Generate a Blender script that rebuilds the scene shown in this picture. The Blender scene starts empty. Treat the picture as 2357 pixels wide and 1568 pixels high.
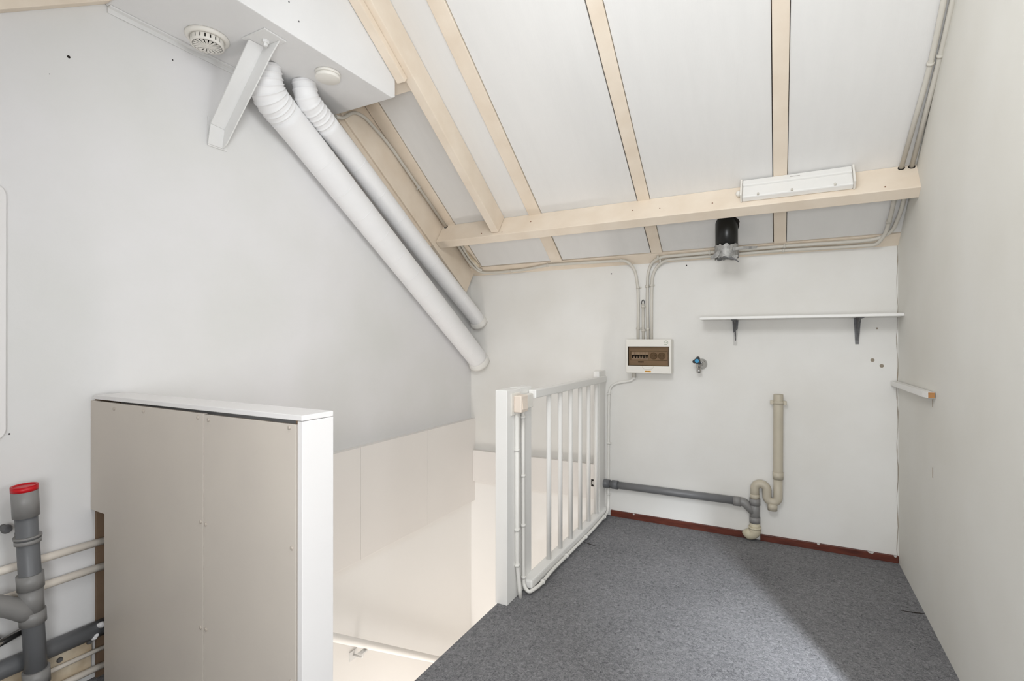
import bpy, bmesh, math, random
from mathutils import Vector, Matrix
random.seed(7)
sc = bpy.context.scene
COL = sc.collection

# ------------------------------------------------------------------ camera, world, light, exposure
D = 3.285          # back wall (y)
XL = -2.093        # left wall (x)
S = 0.6973         # roof slope (rise / run)
RC = 1.662 + S * D # far roof plane: z = RC - S*y
RY, RZ = 1.411, RC - S * 1.411   # ridge
Q = math.sqrt(1 + S * S)

cam_data = bpy.data.cameras.new('camera')
cam_data.sensor_width = 36.0
cam_data.lens = 1157.2 / 2357 * 36.0
cam_data.clip_start = 0.02
cam = bpy.data.objects.new('camera', cam_data)
cam.location = (0, 0, 1.15)
cam.rotation_euler = (math.radians(90) + 0.0019, 0, 0.4859)
COL.objects.link(cam)
sc.camera = cam

sc.view_settings.view_transform = 'Standard'
sc.view_settings.look = 'None'
sc.view_settings.gamma = 1.0
sc.view_settings.use_curve_mapping = False
sc.view_settings.exposure = 0.01

world = bpy.data.worlds.new('sky')
sc.world = world
world.use_nodes = True
world.node_tree.nodes['Background'].inputs[0].default_value = (0.80, 0.88, 1.0, 1)
world.node_tree.nodes['Background'].inputs[1].default_value = 1.0


def area(name, loc, target, sx, sy, power, color, spread=180):
    l = bpy.data.lights.new(name, 'AREA')
    l.shape = 'RECTANGLE'; l.size = sx; l.size_y = sy
    l.energy = power; l.color = color; l.spread = math.radians(spread)
    o = bpy.data.objects.new(name, l)
    o.location = loc
    d = Vector(target) - Vector(loc)
    o.rotation_euler = d.to_track_quat('-Z', 'Y').to_euler()
    COL.objects.link(o)
    return o


# daylight through the window of the bay on the right, behind the end of the right wall
area('window_daylight', (2.05, 0.82, 1.40), (-2.0, 1.3, 1.5), 0.8, 1.0, 16, (0.955, 0.98, 1.0))
# fill added to lift the walls and roof panels, set in the near slope
area('roof_fill', (-0.40, 0.60, 2.36), (-0.15, 3.0, 1.2), 0.8, 0.5, 17, (0.95, 0.98, 1.0))
# fill added behind the camera to brighten the back wall and partition
area('front_fill', (0.15, -0.48, 1.05), (0.1, 3.2, 0.9), 1.0, 0.7, 33, (0.955, 0.98, 1.0))
# narrow beam that slips past the end of the right wall and strikes the carpet
area('window_beam', (1.12, 0.18, 1.50), (0.06, 2.10, 0.0), 0.08, 0.08, 4.6, (0.86, 0.92, 1.0), 32)
# lamp of the floor below shining up the stairwell
area('stairwell_lamp', (-1.45, 1.6, -2.2), (-1.9, 2.4, -1.0), 0.6, 0.6, 21, (1.0, 0.965, 0.93))

# ------------------------------------------------------------------ materials
def lin(c):
    c = c / 255.0
    return c / 12.92 if c <= 0.04045 else ((c + 0.055) / 1.055) ** 2.4


def mat(name, rgb, rough=0.6, var=0.03, scale=6.0, bump=0.0, bscale=60.0, metal=0.0, spec=0.4, tint=None, stretch=(1, 1, 1)):
    m = bpy.data.materials.new(name)
    m.use_nodes = True
    nt = m.node_tree
    b = nt.nodes['Principled BSDF']
    c = [lin(v) for v in rgb]
    tc = nt.nodes.new('ShaderNodeTexCoord')
    mp = nt.nodes.new('ShaderNodeMapping'); mp.inputs['Scale'].default_value = stretch
    nt.links.new(tc.outputs['Object'], mp.inputs[0])
    n = nt.nodes.new('ShaderNodeTexNoise')
    n.inputs['Scale'].default_value = scale
    n.inputs['Detail'].default_value = 5
    nt.links.new(mp.outputs[0], n.inputs['Vector'])
    r = nt.nodes.new('ShaderNodeValToRGB')
    t = tint if tint else rgb
    ct = [lin(v) for v in t]
    r.color_ramp.elements[0].position = 0.3
    r.color_ramp.elements[1].position = 0.7
    r.color_ramp.elements[0].color = (*[v * (1 - var) for v in ct], 1)
    r.color_ramp.elements[1].color = (*[min(1, v * (1 + var)) for v in c], 1)
    nt.links.new(n.outputs['Fac'], r.inputs[0])
    nt.links.new(r.outputs[0], b.inputs['Base Color'])
    b.inputs['Roughness'].default_value = rough
    b.inputs['Metallic'].default_value = metal
    b.inputs['Specular IOR Level'].default_value = spec
    if bump:
        n2 = nt.nodes.new('ShaderNodeTexNoise'); n2.inputs['Scale'].default_value = bscale
        n2.inputs['Detail'].default_value = 4
        nt.links.new(mp.outputs[0], n2.inputs['Vector'])
        bp = nt.nodes.new('ShaderNodeBump'); bp.inputs['Strength'].default_value = bump
        bp.inputs['Distance'].default_value = 0.004
        nt.links.new(n2.outputs['Fac'], bp.inputs['Height'])
        nt.links.new(bp.outputs[0], b.inputs['Normal'])
    return m


M = {}
M['plaster_left'] = mat('left_wall_paint', (226, 224, 224), 0.75, 0.02, 2.2, 0.25, 18, tint=(222, 221, 218))
M['plaster_back'] = mat('back_wall_paint', (228, 226, 222), 0.75, 0.02, 2.5, 0.3, 14, tint=(224, 221, 215))
M['plaster_right'] = mat('right_wall_paint', (228, 226, 220), 0.75, 0.02, 2.0, 0.25, 9, tint=(225, 222, 214))
M['plaster_stair'] = mat('stairwell_paint', (238, 235, 231), 0.8, 0.01, 2.0)
M['panel'] = mat('ceiling_panel_paint', (227, 225, 222), 0.6, 0.012, 4, 0.1, 30, stretch=(6, 1, 1))
M['cream'] = mat('cream_wood_paint', (233, 220, 203), 0.5, 0.03, 6, 0.12, 25, tint=(229, 213, 193), stretch=(1, 1, 1))
M['backing'] = mat('dark_backing', (52, 36, 24), 0.9)
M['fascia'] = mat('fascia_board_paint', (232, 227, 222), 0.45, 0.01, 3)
M['screw'] = mat('painted_screw', (176, 166, 155), 0.35, 0.05)
M['socket'] = mat('dim_socket', (150, 140, 124), 0.5, 0.02)
M['duct'] = mat('duct_white_paint', (236, 235, 235), 0.55, 0.015, 8, 0.1, 40)
M['boxing'] = mat('boxing_white_paint', (228, 227, 226), 0.6, 0.025, 4, 0.15, 30)
M['steel_white'] = mat('white_painted_steel', (226, 225, 223), 0.45, 0.02, 10)
M['plastic'] = mat('white_plastic', (231, 227, 219), 0.4, 0.01)
M['cream_plastic'] = mat('cream_plastic', (228, 214, 200), 0.4, 0.01)
M['melamine'] = mat('white_board_laminate', (232, 229, 227), 0.35, 0.012, 3)
M['melamine_front'] = mat('darker_partition_panel', (204, 195, 184), 0.45, 0.02, 3, tint=(201, 192, 182))  # front panels set darker than the end board
M['gate'] = mat('gate_white_gloss', (232, 230, 226), 0.35, 0.015, 5)
M['conduit'] = mat('grey_white_conduit', (208, 203, 193), 0.4, 0.02, 9)
M['conduit_white'] = mat('painted_conduit', (226, 223, 217), 0.4, 0.02, 9)
M['pvc_grey'] = mat('grey_pvc', (112, 112, 113), 0.35, 0.05, 7)
M['pvc_grey_dark'] = mat('dark_grey_pvc', (104, 105, 107), 0.4, 0.08, 9)
M['pvc_fit'] = mat('grey_pvc_fitting', (136, 134, 132), 0.4, 0.04, 9)
M['pvc_beige'] = mat('beige_pvc', (190, 181, 163), 0.42, 0.04, 8)
M['pvc_cream'] = mat('cream_pvc', (203, 194, 170), 0.5, 0.05, 12)
M['red'] = mat('red_plastic_cap', (196, 18, 30), 0.35, 0.03)
M['black'] = mat('black_enamel', (26, 26, 25), 0.3, 0.05, 9)
M['hole'] = mat('dark_hole', (34, 28, 24), 0.9)
M['black_plastic'] = mat('black_plastic', (28, 30, 32), 0.4, 0.03)
M['blue'] = mat('blue_button', (60, 146, 190), 0.4, 0.02)
M['chrome'] = mat('chrome', (186, 185, 183), 0.08, 0.01, metal=1.0)
M['tape'] = mat('silver_tape', (170, 168, 164), 0.45, 0.14, 40, 0.9, 70, metal=0.2, tint=(140, 139, 136))
M['iron'] = mat('grey_painted_iron', (108, 107, 107), 0.5, 0.2, 30, tint=(86, 86, 88))
M['flaked'] = mat('flaked_white_paint', (198, 195, 190), 0.6, 0.06, 40)
M['skirting'] = mat('red_brown_wood', (98, 48, 34), 0.45, 0.14, 22, 0.15, 60, tint=(78, 36, 26), stretch=(0.4, 1, 2))
M['orange'] = mat('orange_sticker', (226, 164, 48), 0.5, 0.03)
M['green'] = mat('green_ink', (128, 150, 118), 0.5, 0.03)
M['ink'] = mat('dark_ink', (70, 64, 54), 0.6, 0.02)
M['grey_ink'] = mat('grey_ink', (176, 172, 168), 0.6, 0.02)
M['wood_raw'] = mat('bare_wood_end', (168, 120, 72), 0.7, 0.1, 40)
M['wood_dirty'] = mat('dirty_painted_timber', (222, 211, 190), 0.7, 0.12, 9, 0.4, 22, tint=(176, 152, 120))
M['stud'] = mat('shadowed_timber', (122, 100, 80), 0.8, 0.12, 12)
M['pipe_paint'] = mat('painted_heating_pipe', (236, 227, 215), 0.45, 0.03, 12)
M['foam'] = mat('white_filler', (222, 220, 220), 0.8, 0.04, 30, 0.4, 50)
M['insert'] = mat('breaker_panel', (196, 186, 170), 0.5, 0.02)
M['stain'] = mat('dust_mark', (150, 139, 124), 0.9, 0.15, 40)
M['brown_gap'] = mat('bare_brown_timber', (110, 58, 22), 0.7, 0.15, 20)

# tinted see-through cover of the fuse box
m = bpy.data.materials.new('smoked_window'); m.use_nodes = True
b = m.node_tree.nodes['Principled BSDF']
b.inputs['Base Color'].default_value = (0.66, 0.56, 0.47, 1)
b.inputs['Transmission Weight'].default_value = 1.0
b.inputs['Roughness'].default_value = 0.08
b.inputs['IOR'].default_value = 1.15
M['smoked'] = m

# felt carpet
m = bpy.data.materials.new('grey_felt_carpet'); m.use_nodes = True
nt = m.node_tree; b = nt.nodes['Principled BSDF']
tc = nt.nodes.new('ShaderNodeTexCoord')
n1 = nt.nodes.new('ShaderNodeTexNoise'); n1.inputs['Scale'].default_value = 75; n1.inputs['Detail'].default_value = 9
n1.inputs['Roughness'].default_value = 0.72; n1.inputs['Distortion'].default_value = 1.4
n2 = nt.nodes.new('ShaderNodeTexNoise'); n2.inputs['Scale'].default_value = 420; n2.inputs['Detail'].default_value = 3
n3 = nt.nodes.new('ShaderNodeTexNoise'); n3.inputs['Scale'].default_value = 3.0; n3.inputs['Detail'].default_value = 2
for n in (n1, n2, n3):
    nt.links.new(tc.outputs['Object'], n.inputs['Vector'])
ad = nt.nodes.new('ShaderNodeMath'); ad.operation = 'MULTIPLY_ADD'; ad.inputs[1].default_value = 0.45
nt.links.new(n2.outputs['Fac'], ad.inputs[0]); nt.links.new(n1.outputs['Fac'], ad.inputs[2])
ad2 = nt.nodes.new('ShaderNodeMath'); ad2.operation = 'MULTIPLY_ADD'; ad2.inputs[1].default_value = 0.12
nt.links.new(n3.outputs['Fac'], ad2.inputs[0]); nt.links.new(ad.outputs[0], ad2.inputs[2])
r = nt.nodes.new('ShaderNodeValToRGB')
r.color_ramp.elements[0].position = 0.56; r.color_ramp.elements[0].color = (*[lin(v) for v in (66, 66, 69)], 1)
r.color_ramp.elements[1].position = 1.0; r.color_ramp.elements[1].color = (*[lin(v) for v in (152, 151, 152)], 1)
nt.links.new(ad2.outputs[0], r.inputs[0]); nt.links.new(r.outputs[0], b.inputs['Base Color'])
b.inputs['Roughness'].default_value = 0.95; b.inputs['Specular IOR Level'].default_value = 0.1
bp = nt.nodes.new('ShaderNodeBump'); bp.inputs['Strength'].default_value = 0.5; bp.inputs['Distance'].default_value = 0.003
nt.links.new(ad.outputs[0], bp.inputs['Height']); nt.links.new(bp.outputs[0], b.inputs['Normal'])
M['carpet'] = m

# ------------------------------------------------------------------ builders
def V(p):
    return Vector(p)


class MB:
    def __init__(self):
        self.bm = bmesh.new()

    def hexa(self, p, bevel=0.0):
        """p: 8 points, bottom ring 0-3 then top ring 4-7"""
        vs = [self.bm.verts.new(q) for q in p]
        fs = [self.bm.faces.new([vs[i] for i in f]) for f in
              ((3, 2, 1, 0), (4, 5, 6, 7), (0, 1, 5, 4), (1, 2, 6, 5), (2, 3, 7, 6), (3, 0, 4, 7))]
        if bevel:
            es = {e for f in fs for e in f.edges}
            bmesh.ops.bevel(self.bm, geom=list(es), offset=bevel, segments=2, profile=0.5, affect='EDGES')
        return self

    def box(self, x0, x1, y0, y1, z0, z1, bevel=0.0):
        return self.hexa([(x0, y0, z0), (x1, y0, z0), (x1, y1, z0), (x0, y1, z0),
                          (x0, y0, z1), (x1, y0, z1), (x1, y1, z1), (x0, y1, z1)], bevel)

    def prism(self, pts, off, bevel=0.0):
        """closed polygon pts extruded by vector off"""
        off = V(off)
        a = [self.bm.verts.new(p) for p in pts]
        c = [self.bm.verts.new(V(p) + off) for p in pts]
        n = len(pts)
        fs = [self.bm.faces.new(a[::-1]), self.bm.faces.new(c)]
        for i in range(n):
            fs.append(self.bm.faces.new((a[i], a[(i + 1) % n], c[(i + 1) % n], c[i])))
        if bevel:
            es = {e for f in fs for e in f.edges}
            bmesh.ops.bevel(self.bm, geom=list(es), offset=bevel, segments=2, profile=0.5, affect='EDGES')
        return self

    def tube(self, pts, r, seg=12, round_=0.0, caps=True, steps=6):
        pts = [V(p) for p in pts]
        if round_ and len(pts) > 2:
            out = [pts[0]]
            for i in range(1, len(pts) - 1):
                a, b, c = pts[i - 1], pts[i], pts[i + 1]
                d = min(round_, (a - b).length * 0.49, (c - b).length * 0.49)
                p0 = b + (a - b).normalized() * d; p1 = b + (c - b).normalized() * d
                for k in range(steps + 1):
                    t = k / steps
                    out.append(p0 * (1 - t) ** 2 + b * 2 * t * (1 - t) + p1 * t * t)
            out.append(pts[-1]); pts = out
        q = [pts[0]]
        for p in pts[1:]:
            if (p - q[-1]).length > 1e-5:
                q.append(p)
        pts = q
        n = len(pts)
        rad = r if callable(r) else (lambda t: r)
        up = None; rings = []
        L = [0.0]
        for i in range(1, n):
            L.append(L[-1] + (pts[i] - pts[i - 1]).length)
        for i in range(n):
            t = (pts[min(i + 1, n - 1)] - pts[max(i - 1, 0)]).normalized()
            if up is None:
                up = t.orthogonal().normalized()
            up = (up - t * up.dot(t)).normalized()
            w = t.cross(up)
            rr = rad(L[i])
            rings.append([self.bm.verts.new(pts[i] + (up * math.cos(2 * math.pi * k / seg) + w * math.sin(2 * math.pi * k / seg)) * rr) for k in range(seg)])
        for i in range(n - 1):
            for k in range(seg):
                f = self.bm.faces.new((rings[i][k], rings[i][(k + 1) % seg], rings[i + 1][(k + 1) % seg], rings[i + 1][k]))
                f.smooth = True
        if caps:
            self.bm.faces.new(rings[0][::-1]); self.bm.faces.new(rings[-1])
        return self

    def lathe(self, base, axis, prof, seg=24, smooth=True, capped=True):
        """prof: list of (h, r) along axis from base"""
        base = V(base); ax = V(axis).normalized(); u = ax.orthogonal().normalized(); w = ax.cross(u)
        rings = []
        for h, r_ in prof:
            rings.append([self.bm.verts.new(base + ax * h + (u * math.cos(2 * math.pi * k / seg) + w * math.sin(2 * math.pi * k / seg)) * r_) for k in range(seg)])
        for i in range(len(rings) - 1):
            for k in range(seg):
                f = self.bm.faces.new((rings[i][k], rings[i][(k + 1) % seg], rings[i + 1][(k + 1) % seg], rings[i + 1][k]))
                f.smooth = smooth
        if capped:
            self.bm.faces.new(rings[0][::-1]); self.bm.faces.new(rings[-1])
        return self

    def obj(self, name, material, parent=None, label=None):
        bmesh.ops.recalc_face_normals(self.bm, faces=self.bm.faces[:])
        me = bpy.data.meshes.new(name)
        self.bm.to_mesh(me); self.bm.free()
        for p in me.polygons:
            pass
        me.materials.append(M[material])
        o = bpy.data.objects.new(name, me)
        COL.objects.link(o)
        if parent is not None:
            o.parent = parent
            o.location = -world_loc(parent)
        if label:
            o['label'] = label
        return o


def world_loc(o):
    p = V((0, 0, 0))
    while o is not None:
        p = p + o.location
        o = o.parent
    return p


def thing(name, loc, label, cat, group=None):
    o = bpy.data.objects.new(name, None)
    o.empty_display_size = 0.05
    o.location = loc
    COL.objects.link(o)
    o['label'] = label; o['category'] = cat
    if group:
        o['group'] = group
    return o


def tag(o, label, cat, group=None):
    o['label'] = label; o['category'] = cat
    if group:
        o['group'] = group
    return o


def struct(o):
    o['kind'] = 'structure'
    return o


def RP(x, y, n=0.0):
    """point of the far roof slope at plane position y, n metres into the room"""
    return (x, y - S / Q * n, RC - S * y - n / Q)


def NP(x, y, n=0.0):
    """the same on the near slope"""
    return (x, y + S / Q * n, RZ - S * (RY - y) - n / Q)


def roofbar(mb, x0, x1, y0, y1, n0, n1, bevel=0.0, F=RP):
    return mb.hexa([F(x0, y0, n1), F(x1, y0, n1), F(x1, y1, n1), F(x0, y1, n1),
                    F(x0, y0, n0), F(x1, y0, n0), F(x1, y1, n0), F(x0, y1, n0)], bevel)


FZ = -0.012   # carpet level

# ------------------------------------------------------------------ the setting
XR = 0.561
# carpeted floor, an L round the stair opening
mb = MB()
fl = [(-2.093, -0.5), (2.3, -0.5), (2.3, 1.37), (0.66, 1.37), (0.66, 3.385), (-1.10, 3.385), (-1.10, 0.90), (-2.093, 0.90)]
mb.prism([(x, y, FZ - 0.02) for x, y in fl], (0, 0, 0.02))
floor = struct(mb.obj('floor', 'carpet'))
# slab under the carpet, seen only as the trimmed edge of the opening
mb = MB(); mb.prism([(x + (0.012 if x == -1.10 else 0), y, FZ - 0.26) for x, y in fl], (0, 0, 0.24))
mb.obj('floor_slab', 'plaster_stair', floor)
# tears in the carpet
mb = MB(); mb.prism([(-0.99, 2.768, FZ), (-0.95, 2.752, FZ), (-0.915, 2.749, FZ), (-0.95, 2.759, FZ)], (0, 0, 0.002))
mb.obj('carpet_tear', 'hole', floor)
mb = MB(); mb.prism([(0.47, 2.703, FZ), (0.52, 2.706, FZ), (0.556, 2.720, FZ), (0.52, 2.713, FZ)], (0, 0, 0.002))
mb.obj('carpet_tear', 'hole', floor)

# left gable wall
gable = [(-0.5, FZ - 2.4), (D + 0.1, FZ - 2.4), (D + 0.1, RC - S * (D + 0.1)), (RY, RZ), (-0.5, RZ - S * (RY + 0.5))]
mb = MB(); mb.prism([(XL, y, z) for y, z in gable], (-0.1, 0, 0))
wall_left = struct(mb.obj('wall_left', 'plaster_left'))
for (y, z, r_) in ((0.792, 2.101, 0.0055), (0.742, 2.02, 0.0015), (1.118, 2.252, 0.003), (0.647, 0.865, 0.003)):
    mb = MB(); mb.lathe((XL, y, z), (1, 0, 0), [(-0.002, r_), (0.0012, r_ * 0.8)], 10)
    mb.obj('drill_hole', 'hole', wall_left)
# back wall
mb = MB(); mb.box(XL, XR + 0.1, D, D + 0.1, FZ - 2.4, 1.66)
wall_back = struct(mb.obj('wall_back', 'plaster_back'))
for (x, z, r_) in ((-0.983, 1.603, 0.005), (-0.502, 1.625, 0.005), (0.45, 1.05, 0.012), (0.49, 1.02, 0.012), (0.47, 1.22, 0.006)):
    mb = MB(); mb.lathe((x, D, z), (0, -1, 0), [(-0.002, r_), (0.0012, r_ * 0.7)], 10)
    mb.obj('drill_hole' if r_ < 0.006 else 'plaster_chip', 'hole' if r_ < 0.006 else 'stain', wall_back)
# right wall, ends just short of the frame
mb = MB()
top = lambda y: RC - S * y
mb.hexa([(XR, D, FZ), (0.542, 1.372, FZ), (0.66, 1.372, FZ), (0.66, D, FZ),
         (XR, D, top(D) + 0.02), (0.542, 1.372, top(1.411) - 0.02), (0.66, 1.372, top(1.411) - 0.02), (0.66, D, top(D) + 0.02)])
wall_right = struct(mb.obj('wall_right', 'plaster_right'))
# hairline crack down the corner and a run mark under the wooden strip
mb = MB()
zz = [1.655 - 0.04 * k for k in range(42)]
ww = [0.0014 + random.uniform(-0.0008, 0.0012) for _ in zz]
cc = [XR - 0.004 + 0.0025 * math.sin(k * 0.9) + random.uniform(-0.001, 0.001) for k in range(42)]
L_ = [mb.bm.verts.new((c - w, D - 0.0006, z)) for c, w, z in zip(cc, ww, zz)]
R_ = [mb.bm.verts.new((c + w, D - 0.0006, z)) for c, w, z in zip(cc, ww, zz)]
for k in range(41):
    mb.bm.faces.new((L_[k], L_[k + 1], R_[k + 1], R_[k]))
mb.obj('corner_crack', 'stain', wall_back)
for z0, z1 in ((0.885, 0.917), (0.60, 0.64)):
    mb = MB(); mb.box(0.5518, 0.5540, 2.5855, 2.5873, z0, z1); mb.obj('run_mark', 'stain', wall_right)
# unseen rest of the room: front wall, bay to the right
zt_ = RZ - S * (RY + 0.5) + 0.02
mb = MB(); mb.box(XL, -0.40, -0.6, -0.5, FZ, zt_); mb.box(0.65, 2.3, -0.6, -0.5, FZ, zt_)
mb.box(-0.40, 0.65, -0.6, -0.5, FZ, 0.70); mb.box(-0.40, 0.65, -0.6, -0.5, 1.40, zt_)  # opening between these pieces added for the front fill
struct(mb.obj('wall_front', 'plaster_back'))
mb = MB(); mb.box(0.66, 2.3, 1.372, 1.47, FZ, RZ)
struct(mb.obj('wall_bay_back', 'plaster_back'))
mb = MB()
mb.box(2.2, 2.3, -0.5, 0.05, FZ, 2.4); mb.box(2.2, 2.3, 1.15, 1.37, FZ, 2.4)
mb.box(2.2, 2.3, 0.05, 1.15, FZ, 0.7); mb.box(2.2, 2.3, 0.05, 1.15, 1.8, 2.4)
struct(mb.obj('wall_bay_side', 'plaster_back'))
win = thing('window_1', (2.24, 0.6, 0.7), 'white framed window in the bay', 'window'); del win['label']; del win['category']; struct(win)
mb = MB()
mb.box(2.22, 2.27, 0.05, 0.10, 0.7, 1.8); mb.box(2.22, 2.27, 1.10, 1.15, 0.7, 1.8)
mb.box(2.22, 2.27, 0.10, 1.10, 0.7, 0.75); mb.box(2.22, 2.27, 0.10, 1.10, 1.75, 1.8); mb.box(2.225, 2.265, 0.58, 0.62, 0.75, 1.75)
mb.obj('window_frame', 'gate', win)
added_win = bpy.data.objects.new('added_window', None); added_win.location = (0.125, -0.55, 0.7); COL.objects.link(added_win); struct(added_win)  # unseen window, added to go with the front fill light
mb = MB()
mb.box(-0.40, -0.35, -0.57, -0.52, 0.70, 1.40); mb.box(0.60, 0.65, -0.57, -0.52, 0.70, 1.40)
mb.box(-0.35, 0.60, -0.57, -0.52, 0.70, 0.75); mb.box(-0.35, 0.60, -0.57, -0.52, 1.35, 1.40)
mb.obj('window_frame', 'gate', added_win)

# far roof slope: dark backing, panels, battens
mb = MB(); roofbar(mb, XL - 0.1, XR + 0.1, RY - 0.02, D + 0.1, -0.05, -0.014)
ceiling = struct(mb.obj('ceiling', 'backing'))
for (x0, x1) in ((-1.951, -1.392), (-1.304, -0.709), (-0.633, -0.022), (0.046, 0.562)):
    mb = MB(); roofbar(mb, x0, x1, RY + 0.0, 3.214, -0.0135, 0.0)
    mb.obj('panel', 'panel', ceiling)
for (x0, x1, n1) in ((-2.052, -1.957, 0.004), (-1.390, -1.308, 0.010), (-0.702, -0.636, 0.008), (-0.018, 0.043, 0.008)):
    mb = MB(); roofbar(mb, x0, x1, RY + 0.02, 3.216, -0.0135, n1, 0.002)
    mb.obj('batten', 'cream', ceiling)
mb = MB(); roofbar(mb, XL, XR + 0.002, 3.218, D + 0.004, -0.0135, 0.007, 0.002)
mb.obj('eaves_strip', 'cream', ceiling)
# near roof slope with an opening added for the roof fill
mb = MB()
roofbar(mb, XL - 0.1, 2.3, -0.55, 0.36, -0.05, 0.0, F=NP)
roofbar(mb, XL - 0.1, 2.3, 0.84, RY, -0.05, 0.0, F=NP)
roofbar(mb, XL - 0.1, -0.82, 0.36, 0.84, -0.05, 0.0, F=NP)
roofbar(mb, 0.02, 2.3, 0.36, 0.84, -0.05, 0.0, F=NP)
struct(mb.obj('ceiling_near', 'panel'))
# far slope above the bay
mb = MB(); roofbar(mb, XR + 0.1, 2.3, RY - 0.02, 1.5, -0.05, 0.0)
struct(mb.obj('ceiling_bay', 'panel'))

# stairwell below the floor
mb = MB()
mb.box(-1.088, -1.0, 0.853, D, FZ - 2.4, FZ - 0.26)
struct(mb.obj('wall_stair_right', 'plaster_stair'))
mb = MB(); mb.box(XL, -1.0, 0.75, 0.853, FZ - 2.4, FZ - 0.03)
struct(mb.obj('wall_stair_front', 'plaster_stair'))
mb = MB(); mb.box(XL, -1.0, 0.85, D, FZ - 2.5, FZ - 2.4)
struct(mb.obj('floor_below', 'plaster_stair'))
# lining of the stairwell walls below the fascia
mb = MB(); mb.box(XL, XL + 0.006, 0.953, D, FZ - 2.4, -0.06)
struct(mb.obj('wall_stair_left', 'plaster_stair'))
mb = MB(); mb.box(XL, -1.10, D - 0.006, D, FZ - 2.4, 0.10)
struct(mb.obj('wall_stair_back', 'plaster_stair'))

# dark red skirting board along the back wall
sk = bpy.data.objects.new('baseboard_back', None); sk.location = (-0.2, D, FZ); COL.objects.link(sk); struct(sk)
mb = MB(); mb.box(-0.985, -0.155, D - 0.014, D, FZ - 0.002, 0.027, 0.003); mb.obj('board', 'skirting', sk)
mb = MB(); mb.box(-0.090, XR - 0.001, D - 0.014, D, FZ - 0.002, 0.025, 0.003); mb.obj('board', 'skirting', sk)
for x, w in ((-0.83, 0.012), (0.44, 0.03), (0.545, 0.014), (0.2, 0.015)):
    mb = MB(); mb.prism([(x - w / 2, D - 0.0146, 0.027), (x - w / 3, D - 0.0146, 0.019), (x + w / 4, D - 0.0146, 0.017), (x + w / 2, D - 0.0146, 0.027)], (0, 0.002, 0))
    mb.obj('plaster_spill', 'flaked', sk)

# ------------------------------------------------------------------ roof timbers
pur = thing('purlin', (-0.75, 2.83, 1.83), 'long cream painted roof beam running across the sloping ceiling above the back wall', 'beam')
mb = MB()
def purpts(x):
    return [(x, *RP(0, 2.866, 0.0005)[1:]), (x, *RP(0, 2.866, 0.156)[1:]), (x, *RP(0, 2.866 + 0.062 / Q, 0.156)[1:]), (x, *RP(0, 2.866 + 0.062 / Q, 0.0005)[1:])]
mb.prism(purpts(-2.052), (XR + 2.052 - 0.002, 0, 0), 0.003)
mb.obj('beam', 'cream', pur)
for (x, n) in ((-0.72, 0.08), (-0.57, 0.09), (-1.545, 0.135), (-1.70, 0.125), (-1.36, 0.07), (-0.03, 0.10), (0.43, 0.13), (-0.3, 0.1)):
    mb = MB(); mb.lathe(RP(x, 2.8655, n), (0, -Q * 0.672, S * 0.672 * 1.0), [(-0.002, 0.004), (0.0012, 0.003)], 8)
    mb.obj('nail_hole', 'brown_gap', pur)
mb = MB(); roofbar(mb, -1.620, -1.568, RY + 0.04, 2.863, 0.002, 0.134, 0.002)
tag(mb.obj('rafter', 'cream'), 'deep cream rafter coming down the slope and butting into the long roof beam', 'beam')
mb = MB()
y0_, y1_ = RY + 0.04, 2.012
prof_ = [(-1.649, 0.055), (-1.6215, 0.055), (-1.6215, 0.1355), (-1.600, 0.1355), (-1.600, 0.166), (-1.649, 0.166)]
mb.prism([RP(x, y0_, n) for x, n in prof_], V(RP(0, y1_, 0)) - V(RP(0, y0_, 0)), 0.0015)
tag(mb.obj('casing_board', 'cream'), 'short cream board nailed along the rafter beside the white ceiling boxing', 'board')
mb = MB(); roofbar(mb, -2.052, -1.622, 2.005, 2.072, 0.012, 0.108, 0.002)
tag(mb.obj('nogging', 'cream'), 'short cream cross timber between gable board and rafter at the end of the boxing', 'beam')

gb = thing('gable_board', (-2.06, 2.6, 1.9), 'cream board lying along the left wall directly under the sloping ceiling', 'board')
mb = MB(); roofbar(mb, XL + 0.0005, -2.055, RY + 0.02, 3.27, 0.0, 0.192, 0.002); mb.obj('board', 'cream', gb)
mb = MB(); roofbar(mb, XL + 0.0005, -2.066, RY + 0.02, 2.86, 0.193, 0.226, 0.002); mb.obj('moulding', 'cream', gb)
mb = MB(); roofbar(mb, XL + 0.0005, -2.078, RY + 0.02, 2.84, 0.227, 0.252, 0.002); mb.obj('moulding', 'cream', gb)
gb2 = thing('gable_board', (-2.06, 0.4, 1.9), 'cream board at the top left corner of the left wall, on the near roof slope', 'board')
mb = MB(); roofbar(mb, XL + 0.0005, -2.050, -0.45, 0.80, 0.0, 0.222, 0.002, F=NP); mb.obj('board', 'cream', gb2)

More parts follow.
